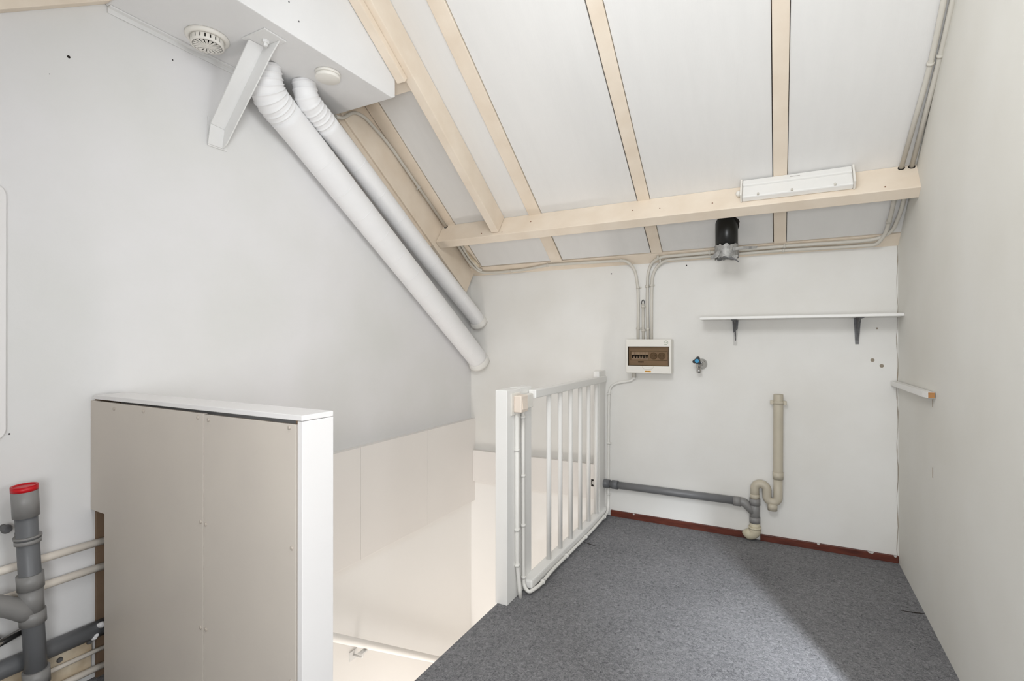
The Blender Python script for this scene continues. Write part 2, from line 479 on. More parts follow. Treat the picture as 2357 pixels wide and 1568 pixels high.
# ------------------------------------------------------------------ white boxing under the ridge
ZB = 2.333
bx = thing('ceiling_boxing', (-1.87, 1.4, ZB), 'white boxed-in casing under the ridge at the top left, with two round vents', 'boxing')
mb = MB()
prof = [(0.895, ZB), (1.885, ZB), (1.905, ZB + 0.012), (1.905, top(1.905) - 0.03), (RY, RZ - 0.03), (0.895, RZ - S * (RY - 0.895) - 0.03)]
mb.prism([(XL + 0.002, y, z) for y, z in prof], (-1.652 - XL - 0.002, 0, 0), 0.004)
mb.obj('casing', 'boxing', bx)
mb = MB()
mb.box(XL + 0.001, XL + 0.024, 0.90, 1.89, ZB - 0.006, ZB - 0.0005, 0.001)
mb.box(XL + 0.001, XL + 0.006, 0.90, 1.40, ZB - 0.022, ZB - 0.006)
mb.obj('edge_strip', 'steel_white', bx)
for (y, z) in ((1.30, 2.45), (1.345, 2.40)):
    mb = MB(); mb.lathe((-1.652, y, z), (1, 0, 0), [(-0.001, 0.004), (0.0015, 0.003)], 8); mb.obj('screw', 'iron', bx)

# round vent with slots
vc = V((-1.957, 1.172, ZB))
vt = thing('air_valve', vc, 'round white slotted air valve on the underside of the ceiling boxing', 'vent')
mb = MB()
mb.lathe(vc, (0, 0, -1), [(0.0005, 0.076), (0.008, 0.076), (0.014, 0.070), (0.014, 0.058), (0.004, 0.058)], 40)
mb.obj('flange', 'plastic', vt)
mb = MB(); mb.lathe(vc, (0, 0, -1), [(0.0005, 0.053), (0.020, 0.053)], 32); mb.obj('core', 'hole', vt)
mb = MB()
for k in range(20):
    a0 = 2 * math.pi * k / 20; w = 0.72 * 2 * math.pi / 20
    p = []
    for (h, rr) in ((0.010, 0.0575), (0.034, 0.0575)):
        pass
    c0 = [(math.cos(a0) , math.sin(a0)), (math.cos(a0 + w), math.sin(a0 + w))]
    mb.hexa([(vc.x + c0[0][0] * 0.0535, vc.y + c0[0][1] * 0.0535, ZB - 0.034), (vc.x + c0[0][0] * 0.0575, vc.y + c0[0][1] * 0.0575, ZB - 0.034),
             (vc.x + c0[1][0] * 0.0575, vc.y + c0[1][1] * 0.0575, ZB - 0.034), (vc.x + c0[1][0] * 0.0535, vc.y + c0[1][1] * 0.0535, ZB - 0.034),
             (vc.x + c0[0][0] * 0.0535, vc.y + c0[0][1] * 0.0535, ZB - 0.008), (vc.x + c0[0][0] * 0.0575, vc.y + c0[0][1] * 0.0575, ZB - 0.008),
             (vc.x + c0[1][0] * 0.0575, vc.y + c0[1][1] * 0.0575, ZB - 0.008), (vc.x + c0[1][0] * 0.0535, vc.y + c0[1][1] * 0.0535, ZB - 0.008)])
for (h0, h1) in ((0.029, 0.037), (0.008, 0.014)):
    mb.lathe((vc.x, vc.y, ZB), (0, 0, -1), [(h0, 0.0575), (h1, 0.0575), (h1, 0.049), (h0, 0.049), (h0, 0.0575)], 40, capped=False)
o = mb.obj('slotted_ring', 'plastic', vt)
mb = MB()
for k in range(18):
    a0 = 2 * math.pi * (k + 0.2) / 18; w = 0.0056
    dx, dy = math.cos(a0), math.sin(a0)
    nx, ny = -dy, dx
    w0 = 0.0018
    pts = [(vc.x + dx * 0.009 - nx * w0, vc.y + dy * 0.009 - ny * w0), (vc.x + dx * 0.051 - nx * w, vc.y + dy * 0.051 - ny * w),
           (vc.x + dx * 0.051 + nx * w, vc.y + dy * 0.051 + ny * w), (vc.x + dx * 0.009 + nx * w0, vc.y + dy * 0.009 + ny * w0)]
    mb.prism([(x, y, ZB - 0.037) for x, y in pts], (0, 0, 0.0015))
mb.lathe((vc.x, vc.y, ZB), (0, 0, -1), [(0.030, 0.010), (0.0385, 0.009)], 16)
o = mb.obj('spoke', 'plastic', vt); o['kind'] = 'stuff'; o.name = 'grille_spokes'

vc2 = V((-1.752, 1.578, ZB))
vt2 = thing('closed_valve', vc2, 'round white closed disc valve on the boxing, beside the narrower duct', 'vent')
mb = MB(); mb.lathe(vc2, (0, 0, -1), [(0.0005, 0.054), (0.008, 0.054), (0.011, 0.050)], 36); mb.obj('flange', 'plastic', vt2)
mb = MB(); mb.lathe(vc2 + V((0, 0, -0.011)), (0, 0, -1), [(0.0, 0.046), (0.003, 0.0525), (0.014, 0.0525), (0.017, 0.049), (0.018, 0.0)], 36, capped=False); mb.obj('disc', 'plastic', vt2)

# ------------------------------------------------------------------ ducts
def duct(name, path, r, label, ribs_from, ribs_to, pitch, seams):
    t = thing(name, path[-1], label, 'duct')
    P = [V(p) for p in path]
    # smooth centre line, densely sampled
    pts = [P[0]]
    for i in range(1, len(P) - 1):
        a, b, c = P[i - 1], P[i], P[i + 1]
        d = min(0.13, (a - b).length * 0.45, (c - b).length * 0.45)
        p0 = b + (a - b).normalized() * d; p1 = b + (c - b).normalized() * d
        for k in range(9):
            u = k / 8
            pts.append(p0 * (1 - u) ** 2 + b * 2 * u * (1 - u) + p1 * u * u)
    pts.append(P[-1])
    L = [0.0]
    for i in range(1, len(pts)):
        L.append(L[-1] + (pts[i] - pts[i - 1]).length)
    def at(s):
        for i in range(1, len(L)):
            if s <= L[i]:
                k = (s - L[i - 1]) / max(1e-6, L[i] - L[i - 1])
                return pts[i - 1].lerp(pts[i], k)
        return pts[-1]
    s0, s1 = ribs_from, ribs_to
    n = int((s1 - s0) / (pitch / 10))
    fine = [at(s0 + (s1 - s0) * k / n) for k in range(n + 1)]
    MB_ = MB().tube(fine, lambda s: r * (0.92 + 0.06 * s / s1 + 0.075 * math.exp(-60 * ((s / pitch) % 1 - 0.5) ** 2) * min(1, max(0, (s1 - s) / 0.02))), 28)
    MB_.obj('flexible_collar', 'duct', t)
    n2 = 60
    body = [at(s1 - 0.004 + (L[-1] - s1 + 0.004) * k / n2) for k in range(n2 + 1)]
    MB().tube(body, r, 32).obj('pipe', 'duct', t)
    for s in seams:
        q = at(s); q2 = at(s + 0.004)
        ax = (q2 - q).normalized()
        sk_ = (ax + V((0.0, 0.0, 0.10))).normalized()
        MB().lathe(q, sk_, [(-0.003, r * 0.99), (-0.0012, r + 0.0012), (0.0012, r + 0.0012), (0.003, r * 0.99)], 32, capped=False).obj('seam', 'duct', t)
    return t, at, L[-1]

xa = XL + 0.0765
d1 = [(-1.950, 1.405, ZB + 0.01), (-1.972, 1.440, ZB - 0.10), (xa, 1.64, 1.0 + S * (D - 1.64)), (xa, D - 0.02, 1.0 + S * 0.02)]
duct('wide_duct', d1, 0.075, 'wide white round duct running down the left wall from the boxing to the back wall', 0.0, 0.22, 0.024, [0.5 + 0.165 * k for k in range(11)])
xb = XL + 0.062
d2 = [(-1.915, 1.585, ZB + 0.01), (-1.918, 1.605, ZB - 0.07), (xb + 0.045, 1.90, 1.19 + S * (D - 1.90)), (xb + 0.02, 2.5, 1.235 + S * (D - 2.5)), (xb + 0.012, D - 0.02, 1.30 + S * 0.02)]
duct('narrow_duct', d2, 0.056, 'narrower white round duct above the wide one, ending higher on the back wall', 0.0, 0.23, 0.028, [0.5 + 0.2 * k for k in range(9)])
# mortar where the ducts enter the back wall
for (x, z, rr, ll) in ((xa, 1.0, 0.082, 'wide'), (xb + 0.012, 1.30, 0.063, 'narrow')):
    mb = MB(); mb.lathe((x, D - 0.038, z + 0.024), (0, 1, -S), [(0.0, rr - 0.012), (0.012, rr - 0.002), (0.030, rr + 0.004), (0.046, rr + 0.010)], 28)
    o = mb.obj('mortar_collar', 'plaster_back', wall_back)

# ------------------------------------------------------------------ steel strut
st = thing('strut_bracket', (-2.09, 1.295, 2.0), 'white painted steel strut bracing the ceiling boxing to the left wall', 'bracket')
mb = MB(); mb.box(-1.842, -1.706, 1.236, 1.332, ZB - 0.006, ZB - 0.0005, 0.001); mb.obj('top_plate', 'steel_white', st)
mb = MB(); mb.box(XL + 0.0005, XL + 0.006, 1.253, 1.335, 1.965, 2.085, 0.001); mb.obj('wall_plate', 'steel_white', st)
# angle iron: one leg faces the room, the other stands out from its far edge
mb = MB()
mb.hexa([(-2.066, 1.250, 2.052), (-2.062, 1.250, 2.048), (-2.066, 1.312, 2.044), (-2.070, 1.312, 2.048),
         (-1.823, 1.250, ZB - 0.007), (-1.817, 1.250, ZB - 0.007), (-1.813, 1.312, ZB - 0.007), (-1.819, 1.312, ZB - 0.007)])
mb.hexa([(XL + 0.006, 1.250, 1.970), (XL + 0.011, 1.250, 1.970), (XL + 0.011, 1.312, 1.970), (XL + 0.006, 1.312, 1.970),
         (-2.067, 1.250, 2.052), (-2.062, 1.250, 2.047), (-2.066, 1.312, 2.043), (-2.071, 1.312, 2.048)])
mb.obj('room_leg', 'steel_white', st)
mb = MB()
mb.prism([(-1.819, 1.310, ZB - 0.0065), (-1.722, 1.310, ZB - 0.0065), (-1.766, 1.310, ZB - 0.045), (-2.052, 1.310, 1.985), (XL + 0.008, 1.310, 1.968), (XL + 0.008, 1.310, 2.03), (-2.070, 1.310, 2.048)], (0, 0.005, 0))
mb.obj('standing_leg', 'steel_white', st)
mb = MB(); mb.lathe((-1.768, 1.285, ZB - 0.006), (0, 0, -1), [(0, 0.014), (0.012, 0.014), (0.012, 0.008), (0.024, 0.008)], 6, smooth=False); mb.obj('bolt', 'steel_white', st)
mb = MB(); mb.lathe((XL + 0.011, 1.286, 2.005), (1, 0, 0), [(0, 0.010), (0.005, 0.008)], 6, smooth=False); mb.obj('bolt', 'steel_white', st)

# ------------------------------------------------------------------ stair partition
PY = 0.854
pt = thing('stair_partition', (-1.56, PY + 0.05, FZ), 'chest-high boxed partition of white panels shielding the stair opening', 'partition')
ZT = 0.967
mb = MB(); mb.box(-2.073, -1.036, PY, PY + 0.099, ZT - 0.014, ZT, 0.0015); mb.obj('top_board', 'melamine', pt)
mb = MB()
mb.prism([(-2.0925, PY, ZT - 0.020), (-2.0925, PY, 0.572), (-1.998, PY, 0.572), (-1.998, PY, FZ), (-1.4435, PY, FZ), (-1.4435, PY, ZT - 0.022)], (0, 0.012, 0), 0.001)
mb.obj('panel', 'melamine_front', pt)
mb = MB(); mb.box(-1.4415, -1.058, PY + 0.0, PY + 0.012, FZ, ZT - 0.024, 0.001); mb.obj('panel', 'melamine_front', pt)
mb = MB(); mb.box(-1.0535, -1.036, PY + 0.001, PY + 0.099, FZ, ZT - 0.015, 0.001); mb.obj('end_board', 'melamine', pt)
mb = MB(); mb.box(-2.0925, -1.054, PY + 0.087, PY + 0.099, FZ - 0.2, ZT - 0.015); mb.obj('back_panel', 'melamine', pt)
mb = MB(); mb.box(XL + 0.0005, XL + 0.012, PY + 0.013, PY + 0.086, FZ, ZT - 0.016); mb.obj('stud', 'stud', pt)
mb = MB(); mb.box(-1.075, -1.0545, PY + 0.014, PY + 0.085, FZ, ZT - 0.016); mb.obj('stud', 'stud', pt)
for (x, z) in ((-1.936, .927), (-1.757, .931), (-1.469, .932), (-1.418, .929), (-1.082, .934), (-1.454, .636), (-1.431, .632), (-1.072, .634), (-1.454, .335), (-1.429, .336), (-1.46, .05), (-1.425, .05), (-1.075, .3)):
    mb = MB(); mb.lathe((x, PY, z), (0, -1, 0), [(-0.001, 0.0055), (0.002, 0.0055), (0.0035, 0.003)], 10); mb.obj('screw_cap', 'screw', pt)

# fascia boards of the stair opening
fa = thing('stair_fascia', (-2.05, 2.1, -0.06), 'band of white boards along the left wall above the stairwell', 'panelling')
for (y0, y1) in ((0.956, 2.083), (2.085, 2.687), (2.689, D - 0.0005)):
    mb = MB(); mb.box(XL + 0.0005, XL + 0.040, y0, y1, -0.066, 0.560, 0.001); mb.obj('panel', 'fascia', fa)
fb = thing('stair_fascia', (-1.5, D - 0.02, 0.1), 'low white fascia board on the back wall behind the stair gate', 'panelling')
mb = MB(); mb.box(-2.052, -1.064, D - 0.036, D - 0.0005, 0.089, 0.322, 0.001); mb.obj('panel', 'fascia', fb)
mb = MB(); mb.box(-1.112, -1.088, D - 0.0368, D - 0.030, 0.173, 0.222); mb.obj('pipe_hole', 'hole', fb)
mb = MB(); mb.lathe((-1.096, D - 0.0365, 0.198), (0, -1, 0), [(0.0, 0.012), (0.002, 0.012)], 16); mb.obj('pipe_stub', 'flaked', fb)

# handrail down the stairs
hr = thing('stair_handrail', (-2.02, 2.3, -0.65), 'round white handrail sloping down the stairwell wall', 'handrail')
mb = MB(); mb.tube([(-2.02, 1.0, 0.225), (-2.02, 1.86, -0.372), (-2.02, 3.1, -1.225)], 0.021, 16); mb.obj('rail', 'plaster_stair', hr)
mb = MB()
by, bz = 2.06, -0.53
mb.box(XL + 0.0065, XL + 0.011, by - 0.028, by + 0.028, bz - 0.085, bz - 0.035)
mb.tube([(XL + 0.011, by, bz - 0.060), (-2.02, by + 0.005, bz - 0.060), (-2.02, by + 0.005, bz - 0.02)], 0.006, 8, 0.012)
mb.box(-2.034, -2.006, by - 0.02, by + 0.03, bz - 0.033, bz - 0.026)
mb.obj('wall_bracket', 'steel_white', hr)

# ------------------------------------------------------------------ stair gate
gt = thing('stair_gate', (-1.03, 2.65, FZ), 'white wooden balustrade with round spindles beside the stair opening', 'balustrade')
mb = MB(); mb.box(-1.110, -1.050, 1.942, 2.072, FZ, 0.934, 0.003); mb.obj('newel_post', 'gate', gt)
mb = MB(); mb.box(-1.108, -1.051, 2.073, 2.192, FZ, 0.936, 0.003); mb.obj('newel_post', 'gate', gt)
mb = MB(); mb.box(-1.062, -1.024, 3.150, D - 0.0005, FZ, 0.956, 0.002); mb.obj('wall_stile', 'gate', gt)
mb = MB(); mb.box(-1.050, -1.010, 2.155, D - 0.02, 0.880, 0.921, 0.005); mb.obj('top_rail', 'gate', gt)
mb = MB(); mb.box(-1.060, -1.004, 2.100, D - 0.006, FZ + 0.012, 0.042, 0.008); mb.obj('bottom_rail', 'gate', gt)
sp = None
for y in (2.356, 2.507, 2.66, 2.815, 2.965, 3.118):
    if sp is None:
        mb = MB(); mb.lathe((-1.032, 0, 0.036), (0, 0, 1), [(0, 0.0125), (0.85, 0.0125)], 14)
        sp = mb.obj('spindle', 'gate', gt); base = sp.location.copy()
        o = sp
    else:
        o = sp.copy(); COL.objects.link(o); o.parent = gt
    o.location = base + V((0, y, 0))

# light switch on the post
sw = thing('light_switch', (-1.03, 2.06, 0.87), 'cream surface-mounted light switch on the newel post', 'switch')
mb = MB(); mb.box(-1.0495, -1.044, 1.972, 2.066, 0.818, 0.918, 0.002); mb.obj('back_plate', 'plastic', sw)
mb = MB(); mb.box(-1.044, -1.005, 1.992, 2.060, 0.832, 0.908, 0.005); mb.obj('housing', 'cream_plastic', sw)
mb = MB(); mb.hexa([(-1.006, 2.003, 0.846), (-1.001, 2.003, 0.846), (-1.001, 2.050, 0.846), (-1.006, 2.050, 0.846), (-1.006, 2.003, 0.892), (-1.005, 2.003, 0.892), (-1.005, 2.050, 0.892), (-1.006, 2.050, 0.892)])
mb.obj('rocker', 'cream_plastic', sw)
mb = MB(); mb.box(-1.0500, -1.022, 2.095, 2.152, 0.838, 0.905, 0.004)
jb = mb.obj('junction_box', 'plastic'); tag(jb, 'small white junction box right of the light switch on the post', 'box')

# ------------------------------------------------------------------ conduits
def clip(parent, p, d, r, out, material='conduit', nail=True):
    """saddle clip round a pipe at p running along d; out points to the room"""
    p = V(p); d = V(d).normalized(); out = V(out).normalized()
    side = d.cross(out).normalized()
    mb = MB()
    mb.tube([p - d * 0.006, p + d * 0.006], r + 0.003, 12)
    mb.hexa([p + side * s + d * t - out * h for h in (r, r - 0.004) for s, t in ((r, -0.005), (r + 0.011, -0.005), (r + 0.011, 0.005), (r, 0.005))])
    return mb.obj('clip', material, parent)


R1 = 0.0095
WY = D - 0.0105
cl = thing('left_conduit', (-0.81, WY, 1.2), 'grey conduit from the boxing along the left roof edge and eaves to the fuse box', 'conduit')
xs = -2.0435
pA = [(-2.035, 1.885, 2.322), (-2.0435, 1.94, 2.335), (xs, 2.02, 2.405), (xs, 2.10, 2.41), (xs, *RP(0, 2.30, 0.020)[1:]), (xs + 0.02, *RP(0, 2.87, 0.016)[1:])]
mb = MB(); mb.tube([V(p) for p in pA], R1, 12, 0.09)
pB = [(xs + 0.02, *RP(0, 2.925, 0.016)[1:]), (xs + 0.022, *RP(0, 3.17, 0.0185)[1:]), (-1.985, *RP(0, 3.252, 0.019)[1:]), (-1.85, *RP(0, 3.262, 0.018)[1:]), (-1.60, *RP(0, 3.256, 0.018)[1:]),
      (-1.42, *RP(0, 3.232, 0.018)[1:]), (-1.05, *RP(0, 3.238, 0.018)[1:]), (-0.862, *RP(0, 3.243, 0.018)[1:]), (-0.822, WY, 1.62), (-0.802, WY, 1.50), (-0.800, WY, 1.38), (-0.802, WY, 1.164)]
mb.tube([V(p) for p in pB], R1, 12, 0.05)
mb.obj('tube', 'conduit', cl)
clip(cl, RP(xs + 0.010, 2.58, 0.0175), (0, Q, -S), R1, (1, 0, 0))
for q in ((-1.42, *RP(0, 3.232, 0.018)[1:]), (-0.90, *RP(0, 3.241, 0.018)[1:]), (-1.72, *RP(0, 3.259, 0.018)[1:])):
    clip(cl, q, (1, 0, 0), R1, (0, -S, -1))
for z in (1.50, 1.235):
    clip(cl, (-0.802, WY, z), (0, 0, 1), R1, (0, -1, 0))

c2 = thing('left_eaves_conduit', (-2.0, 3.2, 1.7), 'second conduit with brown tape at the left end of the eaves', 'conduit')
mb = MB(); mb.tube([V(RP(-1.998, 2.925, 0.0115)), V(RP(-2.000, 3.12, 0.0115)), V(RP(-1.976, 3.222, 0.0175)), V(RP(-1.955, 3.235, 0.0175))], R1, 12, 0.05); mb.obj('tube', 'conduit', c2)
mb = MB(); mb.prism([RP(-1.985, 3.06, 0.012), RP(-1.955, 3.20, 0.012), RP(-1.965, 3.212, 0.012), RP(-1.990, 3.14, 0.012)], V(RP(0, 0, 0.012)) - V(RP(0, 0, 0.004))); mb.obj('tape', 'wood_dirty', c2)

# right pair: down the roof, through the beam, along the eaves, down to the fuse box
def rightconduit(name, label, roofpts, wallpts, clips, wallclips):
    t = thing(name, wallpts[-1], label, 'conduit')
    mb = MB()
    mb.tube([V(p) for p in roofpts[0]], R1, 12, 0.12)
    mb.tube([V(p) for p in roofpts[1] + wallpts], R1, 12, 0.045)
    mb.obj('tube', 'conduit', t)
    for q in clips:
        clip(t, q[0], q[1], R1, q[2])
    for q in wallclips:
        clip(t, q, (0, 0, 1), R1, (0, -1, 0))
    return t
ev = lambda x, y, n=0.0175: RP(x, y, n)
rightconduit('right_conduit', 'grey conduit farther from the right wall of the pair along the roof edge',
    [[RP(0.502, 1.5, 0.0115), RP(0.524, 2.48, 0.0115), RP(0.500, 2.866, 0.016)],
     [RP(0.500, 2.925, 0.014), RP(0.500, 3.10, 0.014), RP(0.494, 3.20, 0.020), RP(0.462, 3.254, 0.029), RP(0.42, 3.262, 0.0185), RP(0.30, 3.262, 0.0185)]],
    [ev(0.03, 3.255, 0.0175), ev(-0.35, 3.258, 0.0175), ev(-0.63, 3.262, 0.0175), (-0.690, WY, 1.62), (-0.712, WY, 1.56), (-0.716, WY, 1.40), (-0.716, WY, 1.164)],
    [(RP(0.522, 2.47, 0.0115), (0, Q, -S), (-1, 0, -0.3)), (ev(0.03, 3.255), (1, 0, 0), (0, -S, -1)), (ev(-0.655, 3.262), (1, 0, 0), (0, -S, -1)), (RP(0.497, 3.135, 0.0145), (0, Q, -S), (-1, 0, -0.3))],
    [(-0.716, WY, 1.51)])
rightconduit('right_conduit', 'grey conduit hard against the right wall, of the pair along the roof edge',
    [[RP(0.533, 1.5, 0.0115), RP(0.548, 2.46, 0.0115), RP(0.538, 2.866, 0.016)],
     [RP(0.538, 2.925, 0.014), RP(0.538, 3.08, 0.014), RP(0.522, 3.19, 0.015), RP(0.47, 3.228, 0.0175), RP(0.40, 3.234, 0.0175)]],
    [ev(0.03, 3.228, 0.0175), ev(-0.35, 3.232, 0.0175), ev(-0.66, 3.237, 0.0175), (-0.722, WY, 1.645), (-0.740, WY, 1.58), (-0.743, WY, 1.40), (-0.738, WY, 1.164)],
    [(RP(0.547, 2.45, 0.0115), (0, Q, -S), (-1, 0, -0.3)), (ev(0.035, 3.228), (1, 0, 0), (0, -S, -1)), (ev(-0.665, 3.237), (1, 0, 0), (0, -S, -1)), (ev(-0.36, 3.232), (1, 0, 0), (0, -S, -1))],
    [(-0.743, WY, 1.505), (-0.740, WY, 1.230)])
sc_ = thing('short_conduit', (-0.768, WY, 1.2), 'short capped conduit stub rising from the fuse box between the longer ones', 'conduit')
mb = MB(); mb.tube([(-0.768, WY, 1.164), (-0.770, WY, 1.395)], R1 - 0.001, 12); mb.obj('tube', 'conduit', sc_)
mb = MB(); mb.tube([(-0.779, WY, 1.390), (-0.779, WY, 1.408), (-0.770, WY, 1.424), (-0.761, WY, 1.408), (-0.761, WY, 1.396)], 0.0022, 8, 0.01); mb.obj('wire_loop', 'black_plastic', sc_)
clip(sc_, (-0.769, WY, 1.375), (0, 0, 1), R1, (0, -1, 0)); clip(sc_, (-0.768, WY, 1.222), (0, 0, 1), R1, (0, -1, 0))

# below the fuse box: to the gate, down, along the rail and up the post
lc = thing('gate_conduit', (-0.99, 2.6, FZ), 'white conduit from the fuse box down beside the gate and along its bottom rail', 'conduit')
GY = -0.992
mb = MB()
mb.tube([(-0.828, WY, 0.955), (-0.828, WY, 0.915), (-0.845, WY, 0.893), (-0.94, WY, 0.876), (-0.980, WY, 0.855), (-0.996, WY, 0.81), (-1.000, WY, 0.5), (-1.002, WY, 0.10), (-0.998, WY - 0.01, 0.045), (GY, WY - 0.06, 0.020),
         (GY, 2.9, 0.008), (GY, 2.6, 0.010), (GY, 2.3, 0.012), (-0.985, 2.14, 0.008), (-1.005, 2.065, 0.004), (-1.038, 2.082, 0.02), (-1.0405, 2.082, 0.10), (-1.0405, 2.080, 0.5), (-1.0405, 2.078, 0.833)], 0.0085, 12, 0.045)
mb.obj('tube', 'conduit_white', lc)
mb = MB(); mb.tube([(-0.828, WY, 0.950), (-0.828, WY, 0.915)], 0.0125, 12); mb.obj('socket', 'conduit', lc)
for q, d, o_ in (((-0.829, WY, 0.910), (0, 0, 1), (0, -1, 0)), ((-0.998, WY, 0.80), (0, 0, 1), (0, -1, 0)), ((-1.000, WY, 0.47), (0, 0, 1), (0, -1, 0)), ((-1.002, WY, 0.13), (0, 0, 1), (0, -1, 0)),
                 ((GY, 3.16, 0.014), (0, 1, 0), (1, 0, 0)), ((GY, 2.80, 0.009), (0, 1, 0), (1, 0, 0)), ((GY, 2.50, 0.011), (0, 1, 0), (1, 0, 0)), ((-0.986, 2.18, 0.010), (0, 1, 0), (1, 0, 0)),
                 ((-1.0405, 2.0785, 0.80), (0, 0, 1), (1, 0, 0)), ((-1.0405, 2.080, 0.53), (0, 0, 1), (1, 0, 0)), ((-1.0405, 2.081, 0.30), (0, 0, 1), (1, 0, 0)), ((-1.040, 2.082, 0.06), (0, 0, 1), (1, 0, 0))):
    clip(lc, q, d, 0.0085, o_, 'conduit_white')
l2 = thing('post_conduit', (-1.04, 2.02, FZ), 'white painted conduit running straight down the newel post into the carpet', 'conduit')
mb = MB(); mb.tube([(-1.0405, 2.018, 0.833), (-1.0405, 2.020, 0.15), (-1.036, 2.030, 0.06), (-1.032, 2.036, FZ)], 0.0095, 12, 0.04); mb.obj('tube', 'conduit_white', l2)
mb = MB(); mb.box(-1.0498, -1.040, 2.034, 2.052, 0.05, 0.832, 0.002); mb.obj('cover_strip', 'conduit_white', l2)
for z in (0.66, 0.30, 0.14):
    clip(l2, (-1.0405, 2.019, z), (0, 0, 1), 0.0095, (1, 0, 0), 'conduit_white')

# ------------------------------------------------------------------ fuse box
fx0, fx1, fz0, fz1, fy = -0.861, -0.580, 0.949, 1.164, D - 0.085
fb_ = thing('fuse_box', (-0.72, D, fz0), 'white fuse box with a smoked window on the back wall', 'fuse box')
mb = MB()
mb.box(fx0, fx1, fy + 0.020, D - 0.0005, fz0, fz1, 0.006)
mb.obj('housing', 'plastic', fb_)
wx0, wx1, wz0, wz1 = -0.850, -0.593, 0.9955, 1.1175
mb = MB()
mb.box(fx0, wx0, fy, fy + 0.021, fz0, fz1, 0.003); mb.box(wx1, fx1, fy, fy + 0.021, fz0, fz1, 0.003)
mb.box(wx0 - 0.003, wx1 + 0.003, fy, fy + 0.021, fz0, wz0, 0.003); mb.box(wx0 - 0.003, wx1 + 0.003, fy, fy + 0.021, wz1, fz1, 0.003)
mb.obj('front_frame', 'plastic', fb_)
mb = MB(); mb.box(wx0, wx1, fy + 0.0185, fy + 0.0198, wz0, wz1); o_in = mb.obj('inner_panel', 'insert', fb_)
mb = MB()
mb.box(-0.836, -0.606, fy + 0.0165, fy + 0.0184, 1.029, 1.031); mb.box(-0.836, -0.606, fy + 0.0165, fy + 0.0184, 1.087, 1.089)
mb.box(-0.836, -0.834, fy + 0.0165, fy + 0.0184, 1.029, 1.089); mb.box(-0.608, -0.606, fy + 0.0165, fy + 0.0184, 1.029, 1.089)
mb.obj('panel_edge', 'ink', o_in)
for k in range(6):
    x = -0.828 + 0.0178 * k
    mb = MB(); mb.box(x, x + 0.0165, fy + 0.013, fy + 0.0184, 1.036, 1.083, 0.0008); br = mb.obj('breaker', 'plastic', fb_)
    mb = MB(); mb.box(x + 0.0005, x + 0.016, fy + 0.009, fy + 0.013, 1.053, 1.064, 0.001); mb.box(x + 0.004, x + 0.0115, fy + 0.008, fy + 0.013, 1.042, 1.054, 0.001); mb.obj('toggle', 'black_plastic', br)
for x in (-0.690, -0.640):
    mb = MB(); mb.lathe((x, fy + 0.0184, 1.0585), (0, -1, 0), [(0, 0.0225), (0.003, 0.0225), (0.003, 0.019), (0.001, 0.018)], 28); so = mb.obj('socket', 'socket', fb_)
    mb = MB()
    for dx in (-0.0095, 0.0095):
        mb.lathe((x + dx, fy + 0.0174, 1.0585), (0, -1, 0), [(0, 0.003), (0.0012, 0.003)], 10)
    mb.obj('pin_hole', 'hole', so)
mb = MB(); mb.box(-0.788, -0.752, fy + 0.0176, fy + 0.0184, 1.016, 1.023); mb.obj('label_strip', 'ink', fb_)
mb = MB()
mb.box(wx0, wx0 + 0.003, fy + 0.002, fy + 0.018, wz0, wz1); mb.box(wx1 - 0.004, wx1, fy + 0.002, fy + 0.018, wz0, wz1)
mb.box(wx0 + 0.003, wx1 - 0.004, fy + 0.002, fy + 0.018, wz0, wz0 + 0.002); mb.box(wx0 + 0.003, wx1 - 0.004, fy + 0.002, fy + 0.018, wz1 - 0.002, wz1)
mb.obj('window_rim', 'ink', fb_)
mb = MB(); mb.box(wx0 + 0.003, wx1 - 0.004, fy + 0.0035, fy + 0.0055, wz0 + 0.002, wz1 - 0.002); mb.obj('smoked_cover', 'smoked', fb_)
mb = MB()
mb.tube([(-0.758, fy - 0.0002, 0.9945), (-0.756, fy - 0.0002, 0.982), (-0.742, fy - 0.0002, 0.9745), (-0.705, fy - 0.0002, 0.9745), (-0.690, fy - 0.0002, 0.982), (-0.688, fy - 0.0002, 0.9945)], 0.0011, 6, 0.01)
mb.obj('finger_grip', 'conduit', fb_)
mb = MB(); mb.box(-0.741, -0.703, fy - 0.0008, fy + 0.001, 0.956, 0.9655); stx = mb.obj('warning_sticker', 'orange', fb_, 'orange sticker with dark marks')
mb = MB()
for (x0, x1, z) in ((-0.737, -0.727, 0.9605), (-0.725, -0.712, 0.961), (-0.711, -0.706, 0.9595)):
    mb.box(x0, x1, fy - 0.0014, fy - 0.0007, z - 0.0014, z + 0.0014)
mb.obj('print', 'ink', stx)
mb = MB(); mb.box(-0.627, -0.594, fy - 0.0008, fy + 0.001, 1.127, 1.157); ap = mb.obj('approval_sticker', 'plastic', fb_, 'square white sticker with a green round mark')
mb = MB()
cx_, cz_ = -0.6105, 1.143
ring = [(cx_ + 0.011 * math.cos(t), fy - 0.001, cz_ + 0.011 * math.sin(t)) for t in [math.radians(200 - 12 * k) for k in range(22)]]
mb.tube(ring, 0.0009, 6)
mb.tube([(cx_ - 0.006, fy - 0.001, cz_ + 0.003), (cx_ - 0.001, fy - 0.001, cz_ - 0.003), (cx_ + 0.008, fy - 0.001, cz_ + 0.006)], 0.001, 6)
mb.box(cx_ - 0.010, cx_ + 0.006, fy - 0.0014, fy - 0.0007, 1.130, 1.1325)
mb.obj('round_mark', 'green', ap)

